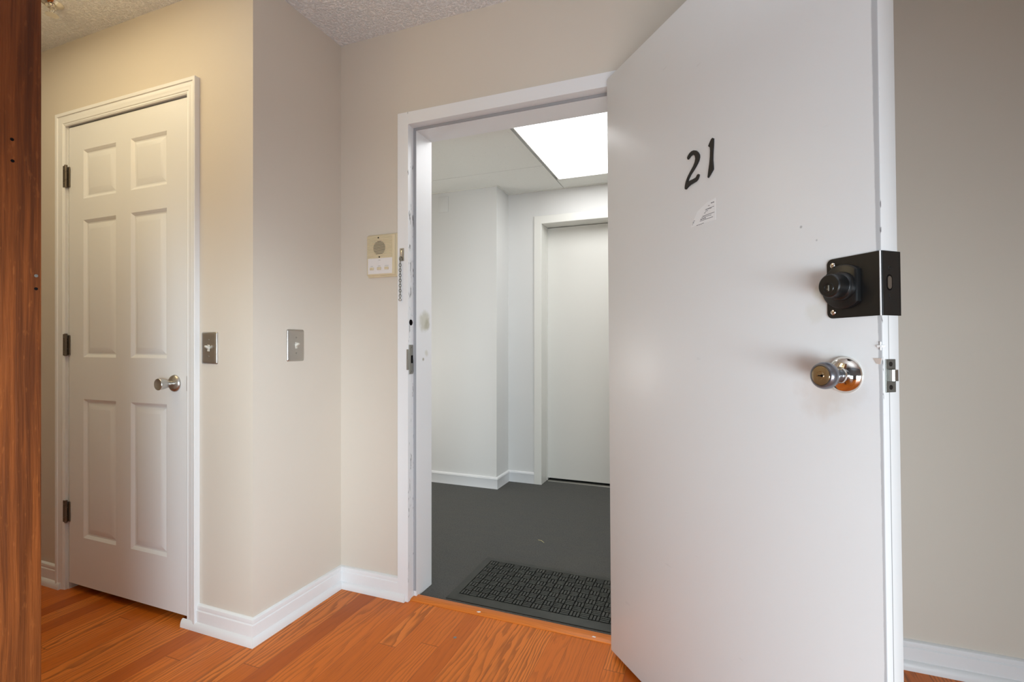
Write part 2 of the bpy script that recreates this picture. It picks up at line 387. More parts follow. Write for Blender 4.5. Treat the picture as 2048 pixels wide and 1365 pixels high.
# hallway shell
b = MB(); b.box(-2.9, -1.459, 3.413, 3.75, 0, HZ+.1)
struct(b.done('wall_hallway_chase', M['hallwall']), 'pale grey boxed out wall section in the hallway', 'wall')
b = MB(); b.box(-1.459, -1.19, 3.65, 3.86, 0, HZ+.1); b.box(-.215, .24, 3.65, 3.86, 0, HZ+.1); b.box(-1.19, -.215, 3.65, 3.86, 2.03, HZ+.1); b.box(-1.459, .24, 3.86, 3.9, 0, HZ+.1)
struct(b.done('wall_hallway_back', M['hallwall']), 'pale hallway wall around the far white door', 'wall')
b = MB(); b.box(-3.0, -2.9, 1.93, 3.9, 0, HZ+.1); struct(b.done('wall_hallway_left', M['hallwall']))
b = MB(); b.box(.24, .34, 2.13, 3.9, 0, HZ+.1); struct(b.done('wall_hallway_right', M['hallwall']))
# hallway suspended ceiling: tiles, T-bars
b = MB()
b.box(-2.9, -1.006, 3.141, 3.65, HZ, HZ+.02); b.box(-2.9, -1.006, 1.938, 3.135, HZ, HZ+.02)
b.box(-1.000, .24, 3.452, 3.65, HZ, HZ+.02); b.box(-.355, .24, 1.938, 3.446, HZ, HZ+.02)
b.box(-1.000, -.355, 1.938, 2.19, HZ, HZ+.02)
cl = struct(b.done('ceiling_hallway', M['tile']), 'speckled tile suspended ceiling in the hallway', 'ceiling')
b = MB(); b.box(-2.9, .24, 1.938, 3.9, HZ+.02, HZ+.09); b.done('ceiling_deck', M['dark'], cl)
b = MB(); b.box(-2.9, -1.445, 3.399, 3.413, HZ-.004, HZ+.002); b.box(-1.459, -1.445, 3.413, 3.65, HZ-.004, HZ+.002); b.box(-1.445, .24, 3.636, 3.65, HZ-.004, HZ+.002)
b.done('wall_angle', M['halltrim'], cl)
# light panel, and an unseen fill light added to brighten the hallway
point('hallway_fill', (-2.5, 2.6, .9), 12, (1, .99, .95), .15)
t = empty('ceiling_light', (-.678, 2.82, HZ))
b = MB(); 
for x0, x1, y0, y1 in ((-.985, -.979, 2.19, 3.446), (-.377, -.361, 2.19, 3.446), (-.979, -.377, 2.19, 2.2), (-.979, -.377, 3.428, 3.446)): b.box(x0+.678, x1+.678, y0-2.82, y1-2.82, -.004, .016)
b.done('frame', M['halltrim'], t)
b = MB(); b.box(-.979+.678, -.377+.678, 2.2-2.82, 3.428-2.82, .001, .012); b.done('diffuser', M['lamp'], t)
tag(t, 'glowing white fluorescent panel in the hallway ceiling', 'ceiling light')

# ---------------------------------------------------------------- baseboards
BASE = [(0, 0), (.013, 0), (.013, .071), (.010, .075), (.0115, .081), (.010, .090), (.005, .094), (0, .095)]
SHOE = [(.013, 0), (.0245, 0), (.0245, .010), (.022, .020), (.018, .027), (.013, .030)]
HBASE = [(0, 0), (.012, 0), (.012, .068), (.015, .074), (.013, .084), (.006, .088), (0, .089)]
def run(b, prof, path, sides):
    """profile swept along a floor path; sides: room-side normals per segment, mitred at the corners"""
    sts = []
    for i, p in enumerate(path):
        if i == 0: nrm = Vector(sides[0])
        elif i == len(path)-1: nrm = Vector(sides[-1])
        else:
            nrm = Vector(sides[i-1])+Vector(sides[i])
        sts.append([(p[0]+nrm.x*d, p[1]+nrm.y*d, z) for d, z in prof])
    b.sweep(sts)
def baseboard(name, path, sides, label=None, prof=BASE, shoe=SHOE, mat='trim', shoepath=None):
    b = MB(); run(b, prof, path, sides); o = struct(b.done(name, M[mat]), label, 'baseboard' if label else None)
    if shoe:
        b = MB(); run(b, shoe, shoepath or path, sides); b.done('shoe_molding', M[mat], o)
    return o
baseboard('baseboard_left', [(-1.803, YC), (XN, YC), (XN, YE), (-1.2142, YE)], [(0, -1), (1, 0), (0, -1)],
          'white baseboard wrapping the corner between closet door and entry frame', shoepath=[(-1.872, YC), (XN, YC), (XN, YE), (-1.176, YE)])
baseboard('baseboard_closet', [(XL, YC), (-2.686, YC)], [(0, -1)], 'white baseboard left of the closet door beside the wood post', shoepath=[(XL, YC), (-2.655, YC)])
baseboard('baseboard_right', [(XR, YR), (XE, YR)], [(0, -1)], 'white baseboard behind the open door at right')
baseboard('baseboard_hallway', [(-2.9, 3.413), (-1.459, 3.413), (-1.459, 3.65), (-1.2402, 3.65)], [(0, -1), (1, 0), (0, -1)],
          'white baseboard along the hallway walls above grey carpet', HBASE, None)

# ---------------------------------------------------------------- closet door casing
CAS = [(0, .0), (0, .010), (.005, .0125), (.010, .011), (.013, .0135), (.026, .0140), (.036, .0165), (.041, .0155), (.043, .0195), (.053, .021), (.056, .0195), (.056, 0)]
def casing(name, x0, x1, z1, y, prof, mat, label, zb=0.0):
    b = MB()
    st = lambda sx, sz: [((x0-u if sx < 0 else x1+u), y-d, (z1+u if sz else zb)) for u, d in prof]
    b.sweep([st(-1, 0), st(-1, 1), st(1, 1), st(1, 0)])
    return struct(b.done(name, M[mat]), label, 'door frame')
tr = casing('trim_closet', DX0-.008, DX1+.001, DZ, YC, CAS, 'trim', 'white moulded casing around the six panel closet door')
b = MB(); b.box(DX0-.012, DX0-.003, YC, YC+.11, 0, DZ+.012); b.box(DX1+.003, DX1+.012, YC, YC+.11, 0, DZ+.012); b.box(DX0-.003, DX1+.003, YC, YC+.11, DZ+.002, DZ+.012)
b.box(DX0-.003, DX0+.008, YC+.05, YC+.08, 0, DZ); b.box(DX1-.008, DX1+.003, YC+.05, YC+.08, 0, DZ)
b.done('jamb', M['trim'], tr)

# closet door: six raised panels
def panel_door(name, x0, x1, z0, z1, y, t, panels, mat, origin):
    b = MB(); bm = b.bm
    xs = sorted({x0, x1, *[p[0] for p in panels], *[p[1] for p in panels]}); zs = sorted({z0, z1, *[p[2] for p in panels], *[p[3] for p in panels]})
    vd = {}
    def V(x, yy, z):
        k = (round(x, 5), round(yy, 5), round(z, 5))
        if k not in vd: vd[k] = bm.verts.new(k)
        return vd[k]
    for xa, xb in zip(xs, xs[1:]):
        for za, zb in zip(zs, zs[1:]):
            if any(p[0]-1e-6 <= xa and xb <= p[1]+1e-6 and p[2]-1e-6 <= za and zb <= p[3]+1e-6 for p in panels): continue
            bm.faces.new((V(xa, y, za), V(xb, y, za), V(xb, y, zb), V(xa, y, zb)))
            
    for p in panels:
        lv = [(0, 0), (.006, .0035), (.012, .0085), (.017, .0095), (.040, .0025), (.043, .0022)]
        rg = [[V(p[0]+i, y+d, p[2]+i), V(p[1]-i, y+d, p[2]+i), V(p[1]-i, y+d, p[3]-i), V(p[0]+i, y+d, p[3]-i)] for i, d in lv]
        # the panel's own border edges may be split by the grid: outer ring uses grid corners only
        for A, B in zip(rg, rg[1:]):
            for i in range(4): j = (i+1) % 4; bm.faces.new((A[i], A[j], B[j], B[i]))
        bm.faces.new(rg[-1])
    # sides and back
    B = [V(x0, y+t, z0), V(x1, y+t, z0), V(x1, y+t, z1), V(x0, y+t, z1)]; F = [V(x0, y, z0), V(x1, y, z0), V(x1, y, z1), V(x0, y, z1)]
    bm.faces.new(list(reversed(B)))
    for i in range(4): j = (i+1) % 4; bm.faces.new((F[j], F[i], B[i], B[j]))
    return b.done(name, M[mat], smooth=20, origin=origin)
cp = [(a, c, z0, z1) for a, c in ((-2.516, -2.295), (-2.200, -1.981)) for z0, z1 in ((1.716, 1.928), (1.027, 1.623), (.242, .845))]
closet = struct(panel_door('door_1', -2.618, -1.860, .032, 2.038, YC-.001, .035, cp, 'trim', (-2.618, YC, .032)),
                'closed white six panel closet door with round nickel knob', 'door')
def rel(parent, o): o.parent = parent; o.matrix_parent_inverse = Matrix.Translation(-Vector(parent.location)); return o
kx, kz = -1.934, .930
b = MB(); b.lathe([(0, -.002), (.0335, -.002), (.0335, .002), (.032, .006), (.026, .011), (.017, .014), (.012, .015)], (kx, YC-.001, kz), (0, -1, 0), 48)
k = rel(closet, b.done('door_knob', M['nickel']))
b = MB(); b.lathe([(.011, .012), (.011, .022), (.0125, .026), (.016, .032), (.0195, .048), (.0215, .060), (.0225, .0645), (.0215, .066), (.019, .0655), (.0, .0580)], (kx, YC-.001, kz), (0, -1, 0), 48, cap=False)
o = b.done('knob_grip', M['nickel']); o.parent = k; o.matrix_parent_inverse = Matrix.Translation(-Vector(closet.location)) 
o.matrix_parent_inverse = k.matrix_parent_inverse.inverted() @ Matrix.Translation(-Vector(closet.location)) if False else Matrix.Identity(4)
b = MB(); b.box(-1.8665, -1.8635, YC-.0025, YC+.01, .902, .960); rel(closet, b.done('latch_plate', M['plate']))
for hz in (1.823, 1.081, .347):
    b = MB()
    b.lathe([(.0, -.049), (.0055, -.049), (.0055, -.020), (.0045, -.019), (.0045, -.017), (.0055, -.016), (.0055, .016), (.0045, .017), (.0045, .019), (.0055, .020), (.0055, .049), (.0, .049)], (-2.620, YC-.012, hz), (0, 0, 1), 16)
    b.box(-2.641, -2.620, YC-.0135, YC-.0105, hz-.0475, hz+.0475, .001, 1)
    b.box(-2.620, -2.6075, YC-.006, YC-.002, hz-.045, hz+.042, .001, 1)
    b.lathe([(0, .0), (.004, .0), (.003, .002), (0, .0024)], (-2.632, YC-.0135, hz+.03), (0, -1, 0), 12); b.lathe([(0, .0), (.004, .0), (.003, .002), (0, .0024)], (-2.632, YC-.0135, hz-.03), (0, -1, 0), 12)
    rel(closet, b.done('hinge', M['bronze']))

# ---------------------------------------------------------------- entry door frame
FX0, FX1, FZ = -1.1626, -.262, 2.007     # clear rabbet edges
FY = 1.775
b = MB()
def fr(u0, u1, y0, y1, bev=0):   # three-sided frame band, u measured outwards from the rabbet edge
    pr = [(u0, y0), (u1, y0), (u1, y1), (u0, y1)]
    st = lambda s, top: [((FX0-u if s < 0 else FX1+u), y, (FZ+u if top else 0.0)) for u, y in pr]
    b.sweep([st(-1, 0), st(-1, 1), st(1, 1), st(1, 0)])
fr(0, .0515, FY, YE+.002); fr(0, .030, YE+.002, 1.957)
fr(-.0126, 0, 1.820, 1.945); fr(0, .0515, 1.936, 1.957)
frame = struct(b.done('trim_entry', M['frame']), 'chipped white painted frame around the open entry doorway', 'door frame')
b = MB()
pr = [(-.0115, 1.8165), (-.0006, 1.8165), (-.0006, 1.8205), (-.0115, 1.8205)]
st = lambda s, top: [((FX0-u if s < 0 else FX1+u), y, (FZ+u if top else .03)) for u, y in pr]
b.sweep([st(-1, 0), st(-1, 1), st(1, 1), st(1, 0)]); b.done('weatherstrip', M['gasket'], frame)
# strike plate with a lip that curls onto the casing, and a black disc for the dark bolt hole above it
b = MB(); b.box(FX0-.001, FX0+.0022, 1.780, 1.812, .957, 1.081, .0008, 1)
b.box(FX0-.006, FX0+.0015, FY-.004, FY+.010, .975, 1.062, .002, 2)
sp = b.done('strike_plate', M['steel'], frame)
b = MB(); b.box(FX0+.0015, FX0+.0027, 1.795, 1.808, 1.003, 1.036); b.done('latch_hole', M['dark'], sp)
for z in (.968, 1.070):
    b = MB(); b.lathe([(0, 0), (.0035, 0), (.003, .001), (0, .001)], (FX0+.0021, 1.797, z), (1, 0, 0), 12); b.done('screw', M['plate'], sp)
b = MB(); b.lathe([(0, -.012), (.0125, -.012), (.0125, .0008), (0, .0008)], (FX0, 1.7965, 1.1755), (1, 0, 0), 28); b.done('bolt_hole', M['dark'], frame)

# ---------------------------------------------------------------- the open entry door
tilt = .0145
door = None
b = MB()
b.box(0, DW, 0, DT, 0, DH, .0022, 2)
door = struct(b.done('door_2', M['entrydoor']), 'open white flush entry door with black numerals 21', 'door')
door.rotation_mode = 'XYZ'
Rm = Matrix.Rotation(math.atan2(-.751, .66), 4, 'Z') @ Matrix.Rotation(-tilt, 4, 'Y')
door.location = (-.308, 1.737, .0143); door.rotation_euler = Rm.to_euler('XYZ')
TWO = [(0.4213, 1.5715), (0.4243, 1.5763), (0.4302, 1.5807), (0.4383, 1.5836), (0.4478, 1.5828), (0.4571, 1.5785), (0.4647, 1.5708), (0.4692, 1.5627), (0.4694, 1.5562), (0.4668, 1.5486), (0.4612, 1.542), (0.4534, 1.5351), (0.4438, 1.5276), (0.4342, 1.521), (0.427, 1.5135), (0.4237, 1.508), (0.422, 1.5048), (0.433, 1.506), (0.4451, 1.506), (0.4551, 1.507), (0.4592, 1.5114), (0.4639, 1.5135), (0.4678, 1.5107), (0.4662, 1.5059), (0.4621, 1.4997), (0.4559, 1.4964), (0.4449, 1.4951), (0.4328, 1.494), (0.4241, 1.4917), (0.4158, 1.4872), (0.4119, 1.4884), (0.4106, 1.4915), (0.4114, 1.4986), (0.4145, 1.5077), (0.4195, 1.516), (0.4262, 1.5237), (0.4359, 1.5325), (0.4456, 1.5411), (0.4514, 1.5499), (0.4537, 1.5577), (0.4522, 1.5658), (0.4476, 1.5713), (0.4413, 1.5728), (0.4339, 1.5716), (0.4284, 1.5675), (0.4242, 1.5664)]
ONE = [(0.5021, 1.5722), (0.5066, 1.5788), (0.5124, 1.5858), (0.5173, 1.588), (0.5212, 1.5847), (0.5208, 1.5762), (0.5195, 1.5623), (0.5178, 1.5464), (0.5173, 1.53), (0.5188, 1.5171), (0.519, 1.5067), (0.5141, 1.5022), (0.5068, 1.4953), (0.5009, 1.4906), (0.4989, 1.4928), (0.5018, 1.5085), (0.5058, 1.5259), (0.508, 1.5418), (0.5091, 1.558), (0.5087, 1.5661), (0.5056, 1.5694)]
onface = lambda u, v, h: (u, -h, v)
for nm, lab, pts in (('numeral_two', 'black numeral 2', TWO), ('numeral_one', 'black numeral 1', ONE)):
    b = MB(); b.prism(pts, onface, -.0005, .0035); o = b.done(nm, M['black'], door); o['label'] = lab
# torn paper sticker with rows of small print
b = MB(); b.prism([(.4300, 1.3790), (.4560, 1.4150), (.4900, 1.4290), (.5225, 1.4330), (.5235, 1.3770)], onface, -.0002, .0004); stk = b.done('sticker', M['paper'], door); stk['label'] = 'torn white paper sticker with small print'
LN = [(0.5072, 1.4238, 0.5195, 1.4234), (0.497, 1.4196, 0.5037, 1.419), (0.4866, 1.412, 0.519, 1.4128), (0.4895, 1.4116, 0.5099, 1.4106), (0.4865, 1.4082, 0.4983, 1.4071), (0.482, 1.4041, 0.4894, 1.4043), (0.4759, 1.3973, 0.5191, 1.3974), (0.4728, 1.3948, 0.509, 1.3928), (0.4682, 1.3907, 0.4892, 1.3906), (0.4657, 1.387, 0.5138, 1.3868), (0.4526, 1.3784, 0.4816, 1.3788), (0.4365, 1.3842, 0.4402, 1.3847), (0.4387, 1.3905, 0.4434, 1.3915), (0.4419, 1.393, 0.4482, 1.393), (0.438, 1.3877, 0.445, 1.389)]
b = MB()
for i, (u0, v0, u1, v1) in enumerate(LN):
    hw = .0007 if i not in (0, 8) else .0012
    n = max(1, int((u1-u0)/.006))
    for k in range(n):
        a0 = k/n; a1 = (k+.82)/n if i not in (6, 9) else (k+1)/n
        ua, va, ub, vb = u0+(u1-u0)*a0, v0+(v1-v0)*a0, u0+(u1-u0)*a1, v0+(v1-v0)*a1
        b.prism([(ua, va-hw), (ub, vb-hw), (ub, vb+hw), (ua, va+hw)], onface, .0003, .00055)
b.done('print', M['ink'], stk)
# deadbolt guard plate that wraps the edge
def rrect(x0, x1, z0, z1, r, corners=(1, 1, 1, 1), n=6):
    pts = []
    for (cx, cz, a0, on) in ((x0+r, z0+r, 180, corners[0]), (x1-r, z0+r, 270, corners[1]), (x1-r, z1-r, 0, corners[2]), (x0+r, z1-r, 90, corners[3])):
        if on: pts += [(cx+r*math.cos(R(a0+90*i/n)), cz+r*math.sin(R(a0+90*i/n))) for i in range(n+1)]
        else: pts.append((x0 if a0 in (180, 90) else x1, z0 if a0 in (180, 270) else z1))
    return pts
GZ0, GZ1 = 1.1052, 1.2203
b = MB(); b.prism(rrect(.8225, DW-.0012, GZ0, GZ1, .011, (1, 0, 0, 1)), onface, -.0005, .0022)
gp = b.done('deadbolt_guard', M['black'], door)
b = MB(); b.box(DW-.0005, DW+.0022, .0005, DT+.0035, GZ0, GZ1+.0005, .0006, 1); b.box(DW-.03, DW+.0022, DT, DT+.003, GZ0, GZ1)
gw = b.done('edge_plate', M['black'], gp)
b = MB(); b.box(DW-.0014, DW+.0008, -.0024, -.0002, GZ0, GZ1+.0004, .0004, 1); o = b.done('bright_corner', M['trim'], gp); o['label'] = 'white strip along the bend of the guard plate'  # white strip laid along the plate's bend
for z in (1.2079, 1.1170):
    b = MB(); b.lathe([(0, .001), (.0052, .001), (.0052, .0028), (.004, .0040), (.0022, .0044), (.0018, .0034), (0, .0034)], (.8345, 0, z), (0, -1, 0), 20); o = b.done('screw', M['chrome'], gp)
# round deadbolt housing, flat towards the edge, with the keyed cylinder
rc, rz = .8585, 1.1640
def dshape(r, cut):
    a0 = math.acos(min(1, cut/r)); n = 40
    return [(rc+r*math.cos(a0+(2*math.pi-2*a0)*i/n), rz+r*math.sin(a0+(2*math.pi-2*a0)*i/n)) for i in range(n+1)]
b = MB(); A = dshape(.0425, .0300); B = dshape(.0415, .0290); Cc = dshape(.038, .0270)
b.sweep([[(u, -.001, v) for u, v in A], [(u, -.007, v) for u, v in A], [(u, -.0100, v) for u, v in B], [(u, -.0115, v) for u, v in Cc]])
b.lathe([(.0275, .010), (.0275, .016), (.0262, .019), (.0235, .020), (.0225, .021), (.0222, .040), (.0215, .0435), (.0195, .0452), (.0100, .0452)], (rc, 0, rz), (0, -1, 0), 48, cap=False)
db = b.done('deadbolt', M['black'], door)
b = MB(); b.lathe([(.0101, .0453), (.0095, .0461), (.0085, .0461), (.0080, .0448), (0, .0448)], (rc, 0, rz-.004), (0, -1, 0), 28, cap=False)
b.lathe([(.0199, .0449), (0, .0449)], (rc, 0, rz), (0, -1, 0), 32, cap=False); b.done('cylinder_face', M['black'], db)
b = MB(); b.box(rc-.0011, rc+.0011, -.0462, -.0445, rz-.0100, rz+.0010, .0003, 1); b.box(rc-.003, rc-.0004, -.0458, -.0445, rz-.0070, rz-.0055); b.done('keyhole', M['steel'], db)
# bolt and screw heads in the edge plate
b = MB(); b.prism(rrect(.0130, .0232, 1.1525, 1.1755, .0050), lambda u, v, h: (DW+h, u, v), .0, .0030); b.done('deadbolt_bolt', M['steel'], gp)
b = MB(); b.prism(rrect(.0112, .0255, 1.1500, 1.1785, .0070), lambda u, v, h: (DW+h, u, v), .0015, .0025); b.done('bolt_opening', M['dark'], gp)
for z in (1.1895, 1.1395):
    b = MB(); b.lathe([(0, .0018), (.0042, .0018), (.0036, .0032), (.002, .0028), (0, .0028)], (DW, .0195, z), (1, 0, 0), 16); b.done('edge_screw', M['black'], gp)
# entry knob: dished rose, tulip neck, keyed face
kc, kz = .8545, .9965
b = MB(); b.lathe([(.0345, 0), (.0350, .002), (.0335, .0055), (.029, .0105), (.023, .0140), (.0165, .0160), (.0155, .019), (.0, .019)], (kc, 0, kz), (0, -1, 0), 64, cap=False)
kn = b.done('door_knob', M['chrome'], door)
b = MB(); b.lathe([(.0125, .018), (.0115, .023), (.0125, .029), (.0165, .036), (.0225, .0425), (.0252, .049), (.0255, .055), (.0240, .0605), (.0215, .0635), (.0192, .0640), (.0186, .0625)], (kc, 0, kz), (0, -1, 0), 64, cap=False)
b.done('knob_grip', M['gunmetal'], kn)
b = MB(); b.lathe([(.0189, .0622), (.0178, .0640), (.0100, .0646), (.0078, .0646), (.0074, .0638), (.0068, .0646), (0, .0648)], (kc, 0, kz), (0, -1, 0), 48, cap=False); b.done('knob_face', M['brasschrome'], kn)
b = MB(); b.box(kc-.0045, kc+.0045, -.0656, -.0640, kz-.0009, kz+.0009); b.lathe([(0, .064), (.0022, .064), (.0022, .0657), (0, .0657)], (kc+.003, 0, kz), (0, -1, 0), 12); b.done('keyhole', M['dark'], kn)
# latch plate and bolt on the door edge
b = MB(); b.box(DW-.001, DW+.0016, .0065, .0325, .968, 1.0270, .0005, 1); lp = b.done('latch_plate', M['plate'], door)
for z in (1.0185, .9770):
    b = MB(); b.lathe([(0, .0012), (.0045, .0012), (.0042, .0022), (0, .0019)], (DW, .0190, z), (1, 0, 0), 18); b.done('screw', M['black'], lp)
b = MB(); pts = [(0, 0), (.008, .0), (.0105, .0035), (.0095, .014), (0, .0145)]
b.sweep([[(DW+a, .0125+c, z) for a, c in pts] for z in (.9885, 1.0085)]); b.done('latch_bolt', M['nickel'], lp)
# chipped wood and loose plastic bits on the edge (small repairs visible above the latch)
b = MB(); b.box(DW-.009, DW+.0012, -.0020, .008, 1.048, 1.0530, .001, 1); b.box(DW-.003, DW-.0012, -.0022, .001, 1.043, 1.0585, .0005, 1); b.done('repair_plug', M['flake'], door)
b = MB(); b.prism([(DW-.016, 1.029), (DW-.001, 1.0290), (DW-.003, 1.018), (DW-.010, 1.019)], onface, -.001, .0006); b.done('chipped_patch', plain('bare_pinkish_filler', (.62, .53, .47), .8), door)
# butt hinges on the hinge side, hidden from here but holding the door
for z in (.25, 1.0, 1.78):
    b = MB(); b.lathe([(0, -.05), (.0065, -.05), (.0065, .05), (0, .05)], (-.006, DT+.004, z), (0, 0, 1), 14); b.box(-.0025, -.0005, .006, DT+.002, z-.05, z+.05); b.done('hinge', M['bronze'], door)

# ---------------------------------------------------------------- far hallway door
HX0, HX1, HTZ = -1.179, -.226, 2.016
HC = [(0, 0), (0, .012), (.003, .014), (.058, .014), (.061, .012), (.061, 0)]
tr = casing('trim_hallway', HX0, HX1, HTZ, 3.65, HC, 'halltrim', 'cream frame around the far hallway door')
b = MB(); b.box(HX0-.012, HX0, 3.65, 3.86, 0, HTZ+.012); b.box(HX1, HX1+.012, 3.65, 3.86, 0, HTZ+.012); b.box(HX0, HX1, 3.65, 3.86, HTZ, HTZ+.012)
b.box(HX0, HX0+.004, 3.78, 3.80, 0, HTZ); b.done('jamb', M['halltrim'], tr)
b = MB(); b.box(HX0+.004, HX1-.003, 3.79, 3.835, .020, HTZ-.004, .0015, 1)
hd = struct(b.done('door_3', M['halltrim']), 'closed plain cream flush door at the end of the hallway', 'door')
b = MB(); b.prism([(3.755, .001), (3.80, .001), (3.80, .004), (3.775, .007), (3.758, .003)], lambda u, v, h: (h, u, v), HX0+.015, HX1); b.done('threshold', M['steel'], tr)
# blank cover plate high on the boxed-out wall
t = empty('cover_plate', (-1.909, 3.413, 2.179))
b = MB(); b.box(-.042, .042, -.006, 0, -.062, .062, .003, 2); b.done('plate', M['hallwall'], t)
tag(t, 'small blank white cover plate high on the hallway wall', 'wall plate')

# ---------------------------------------------------------------- door mat
t = empty('door_mat', (-.645, 2.075, .001))
mx, my = .385, .215          # half sizes
b = MB()
o0, i0 = .0, .042
ring = lambda ins, z: [(-mx+ins, -my+ins, z), (mx-ins, -my+ins, z), (mx-ins, my-ins, z), (-mx+ins, my-ins, z)]
lv = [(0, 0), (0, .003), (.008, .005), (.034, .0075), (.038, .0095), (.041, .0095), (.0425, .002)]
bm = b.bm; rs = [[bm.verts.new(p) for p in ring(i, z)] for i, z in lv]
for A, B in zip(rs, rs[1:]):
    for i in range(4): j = (i+1) % 4; bm.faces.new((A[i], A[j], B[j], B[i]))
bm.faces.new(list(reversed(rs[0]))); bm.faces.new(rs[-1])
b.done('border', M['rubber'], t)
b = MB()
nx, ny = 17, 9
cw, ch = (2*mx-.088)/nx, (2*my-.088)/ny
for i in range(nx):
    for j in range(ny):
        x0 = -mx+.044+i*cw; y0 = -my+.044+j*ch
        for k in range(3):
            if (i+j) % 2: b.box(x0+.003, x0+cw-.003, y0+ch*(k+.16)/3, y0+ch*(k+.84)/3, .0015, .0105)
            else: b.box(x0+cw*(k+.16)/3, x0+cw*(k+.84)/3, y0+.003, y0+ch-.003, .0015, .0105)
b.done('tread', M['rubber'], t)
tag(t, 'black rubber doormat with basketweave ribs on the hallway carpet', 'doormat')

# ---------------------------------------------------------------- switches
def switch(loc, rotz, up, label, wd, ht):
    t = empty('light_switch', loc, (0, 0, rotz))      # local -y faces the room
    b = MB(); hw, hh = wd/2, ht/2
    P0 = rrect(-hw, hw, -hh, hh, .006); 
    def ins(d): return [(p[0]*(hw-d)/hw, p[1]*(hh-d)/hh) for p in P0]
    b.sweep([[(u, -h, v) for u, v in ins(d)] for d, h in ((0, .0), (0, .0030), (.001, .0048), (.003, .0062), (.007, .0070), (.010, .0072))])
    pl = b.done('plate', M['nickel'], t)
    b = MB(); b.box(-.0055, .0055, -.0080, -.005, -.0125, .0125, .0005, 1); b.done('toggle_slot', M['toggle'], pl)
    b = MB(); s = 1 if up else -1
    b.sweep([[(-.0045, -.0070, -.004), (.0045, -.0070, -.004), (.0045, -.0070, .005), (-.0045, -.0070, .005)],
             [(-.0038, -.0200, s*.006-.0030), (.0038, -.0200, s*.006-.0030), (.0038, -.0185, s*.006+.0040), (-.0038, -.0185, s*.006+.0040)],
             [(-.0030, -.0222, s*.007-.0020), (.0030, -.0222, s*.007-.0020), (.0030, -.0210, s*.007+.0030), (-.0030, -.0210, s*.007+.0030)]])
    b.done('toggle', M['toggle'], t)
    for z in (-.031, .031):
        b = MB(); b.lathe([(0, .0060), (.0040, .0060), (.0036, .0080), (.002, .0086), (0, .0087)], (0, 0, z), (0, -1, 0), 16); b.done('screw', M['steel'], t)
    tag(t, label, 'light switch', 'toggle light switches')
switch((-1.741, YC, 1.0685), 0, True, 'brushed nickel light switch right of the closet door', .0825, .121)
switch((XN, 1.521, 1.0785), R(90), True, 'brushed nickel light switch on the narrow side wall near the entry', .0855, .126)

# ---------------------------------------------------------------- intercom
t = empty('intercom', (-1.2925, YE, 1.465))
ox, oz = 1.2925, 1.465
b = MB(); b.box(-1.367+ox, -1.2155+ox, -.012, 0, 1.372-oz, 1.5555-oz, .002, 1); b.done('base_plate', M['ivory'], t)
b = MB()
st = lambda d, h: [(-1.364+ox+d, -h, 1.3795-oz+d), (-1.2225+ox-d, -h, 1.3795-oz+d), (-1.2225+ox-d, -h, 1.5495-oz-d), (-1.364+ox+d, -h, 1.5495-oz-d)]
b.sweep([st(-.003, .011), st(0, .014), st(0, .021), st(.0015, .0228), st(.003, .0232)])
cv = b.done('cover', M['ivory'], t)
b = MB()
z = 1.4560
while z < 1.5450:
    b.prism([(-.0235, z-oz), (-.0248, z-oz+.0016), (-.0235, z-oz+.0034)], lambda u, v, h: (h, u, v), -1.3600+ox, -1.2345+ox); z += .0053
b.done('grille', M['ivory'], t)
b = MB(); z = 1.4560+.0053*2; 
while z < 1.5300:
    d = z+.0043-1.4955; hw = math.sqrt(max(0, .030**2-d*d))
    if hw > .006: b.box(-1.2995-hw+ox, -1.2995+hw+ox, -.0243, -.023, z+.0032-oz, z+.0052-oz)
    z += .0053
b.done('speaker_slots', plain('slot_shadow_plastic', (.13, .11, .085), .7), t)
b = MB(); b.box(-1.3580+ox, -1.2345+ox, -.0244, -.022, 1.3850-oz, 1.4515-oz, .0006, 1); pn = b.done('control_panel', M['ivorylight'], t)
for bx in (-1.3366, -1.2990, -1.2610):
    b = MB(); b.box(bx-.0095+ox, bx+.0095+ox, -.0290, -.023, 1.4015-oz, 1.4125-oz, .0015, 2); b.done('button', M['ivory'], t)
b = MB()
for bx, wd in ((-1.3366, .006), (-1.2990, .007), (-1.2610, .010)):
    n = 4 if wd < .009 else 6
    for k in range(n): b.box(bx-wd+2*wd*k/n+ox, bx-wd+2*wd*(k+.7)/n+ox, -.0248, -.0242, 1.4170-oz, 1.4192-oz)
    b.done('lettering', M['faded'], pn); b = MB()
for k in range(4): b.box(-1.3030+.0028*k+ox, -1.3010+.0028*k+ox, -.0248, -.0242, 1.4420-oz, 1.4445-oz)
b.done('lettering', M['faded'], pn)
for bx, bz in ((-1.3038, 1.5390), (-1.2985, 1.4565)):
    b = MB(); b.lathe([(0, .022), (.0028, .022), (.0028, .0258), (.0020, .0262), (0, .0262)], (bx+ox, 0, bz-oz), (0, -1, 0), 14); b.done('screw', M['dark'], t)
tag(t, 'ivory wall intercom with speaker grille and three buttons beside the door', 'intercom')

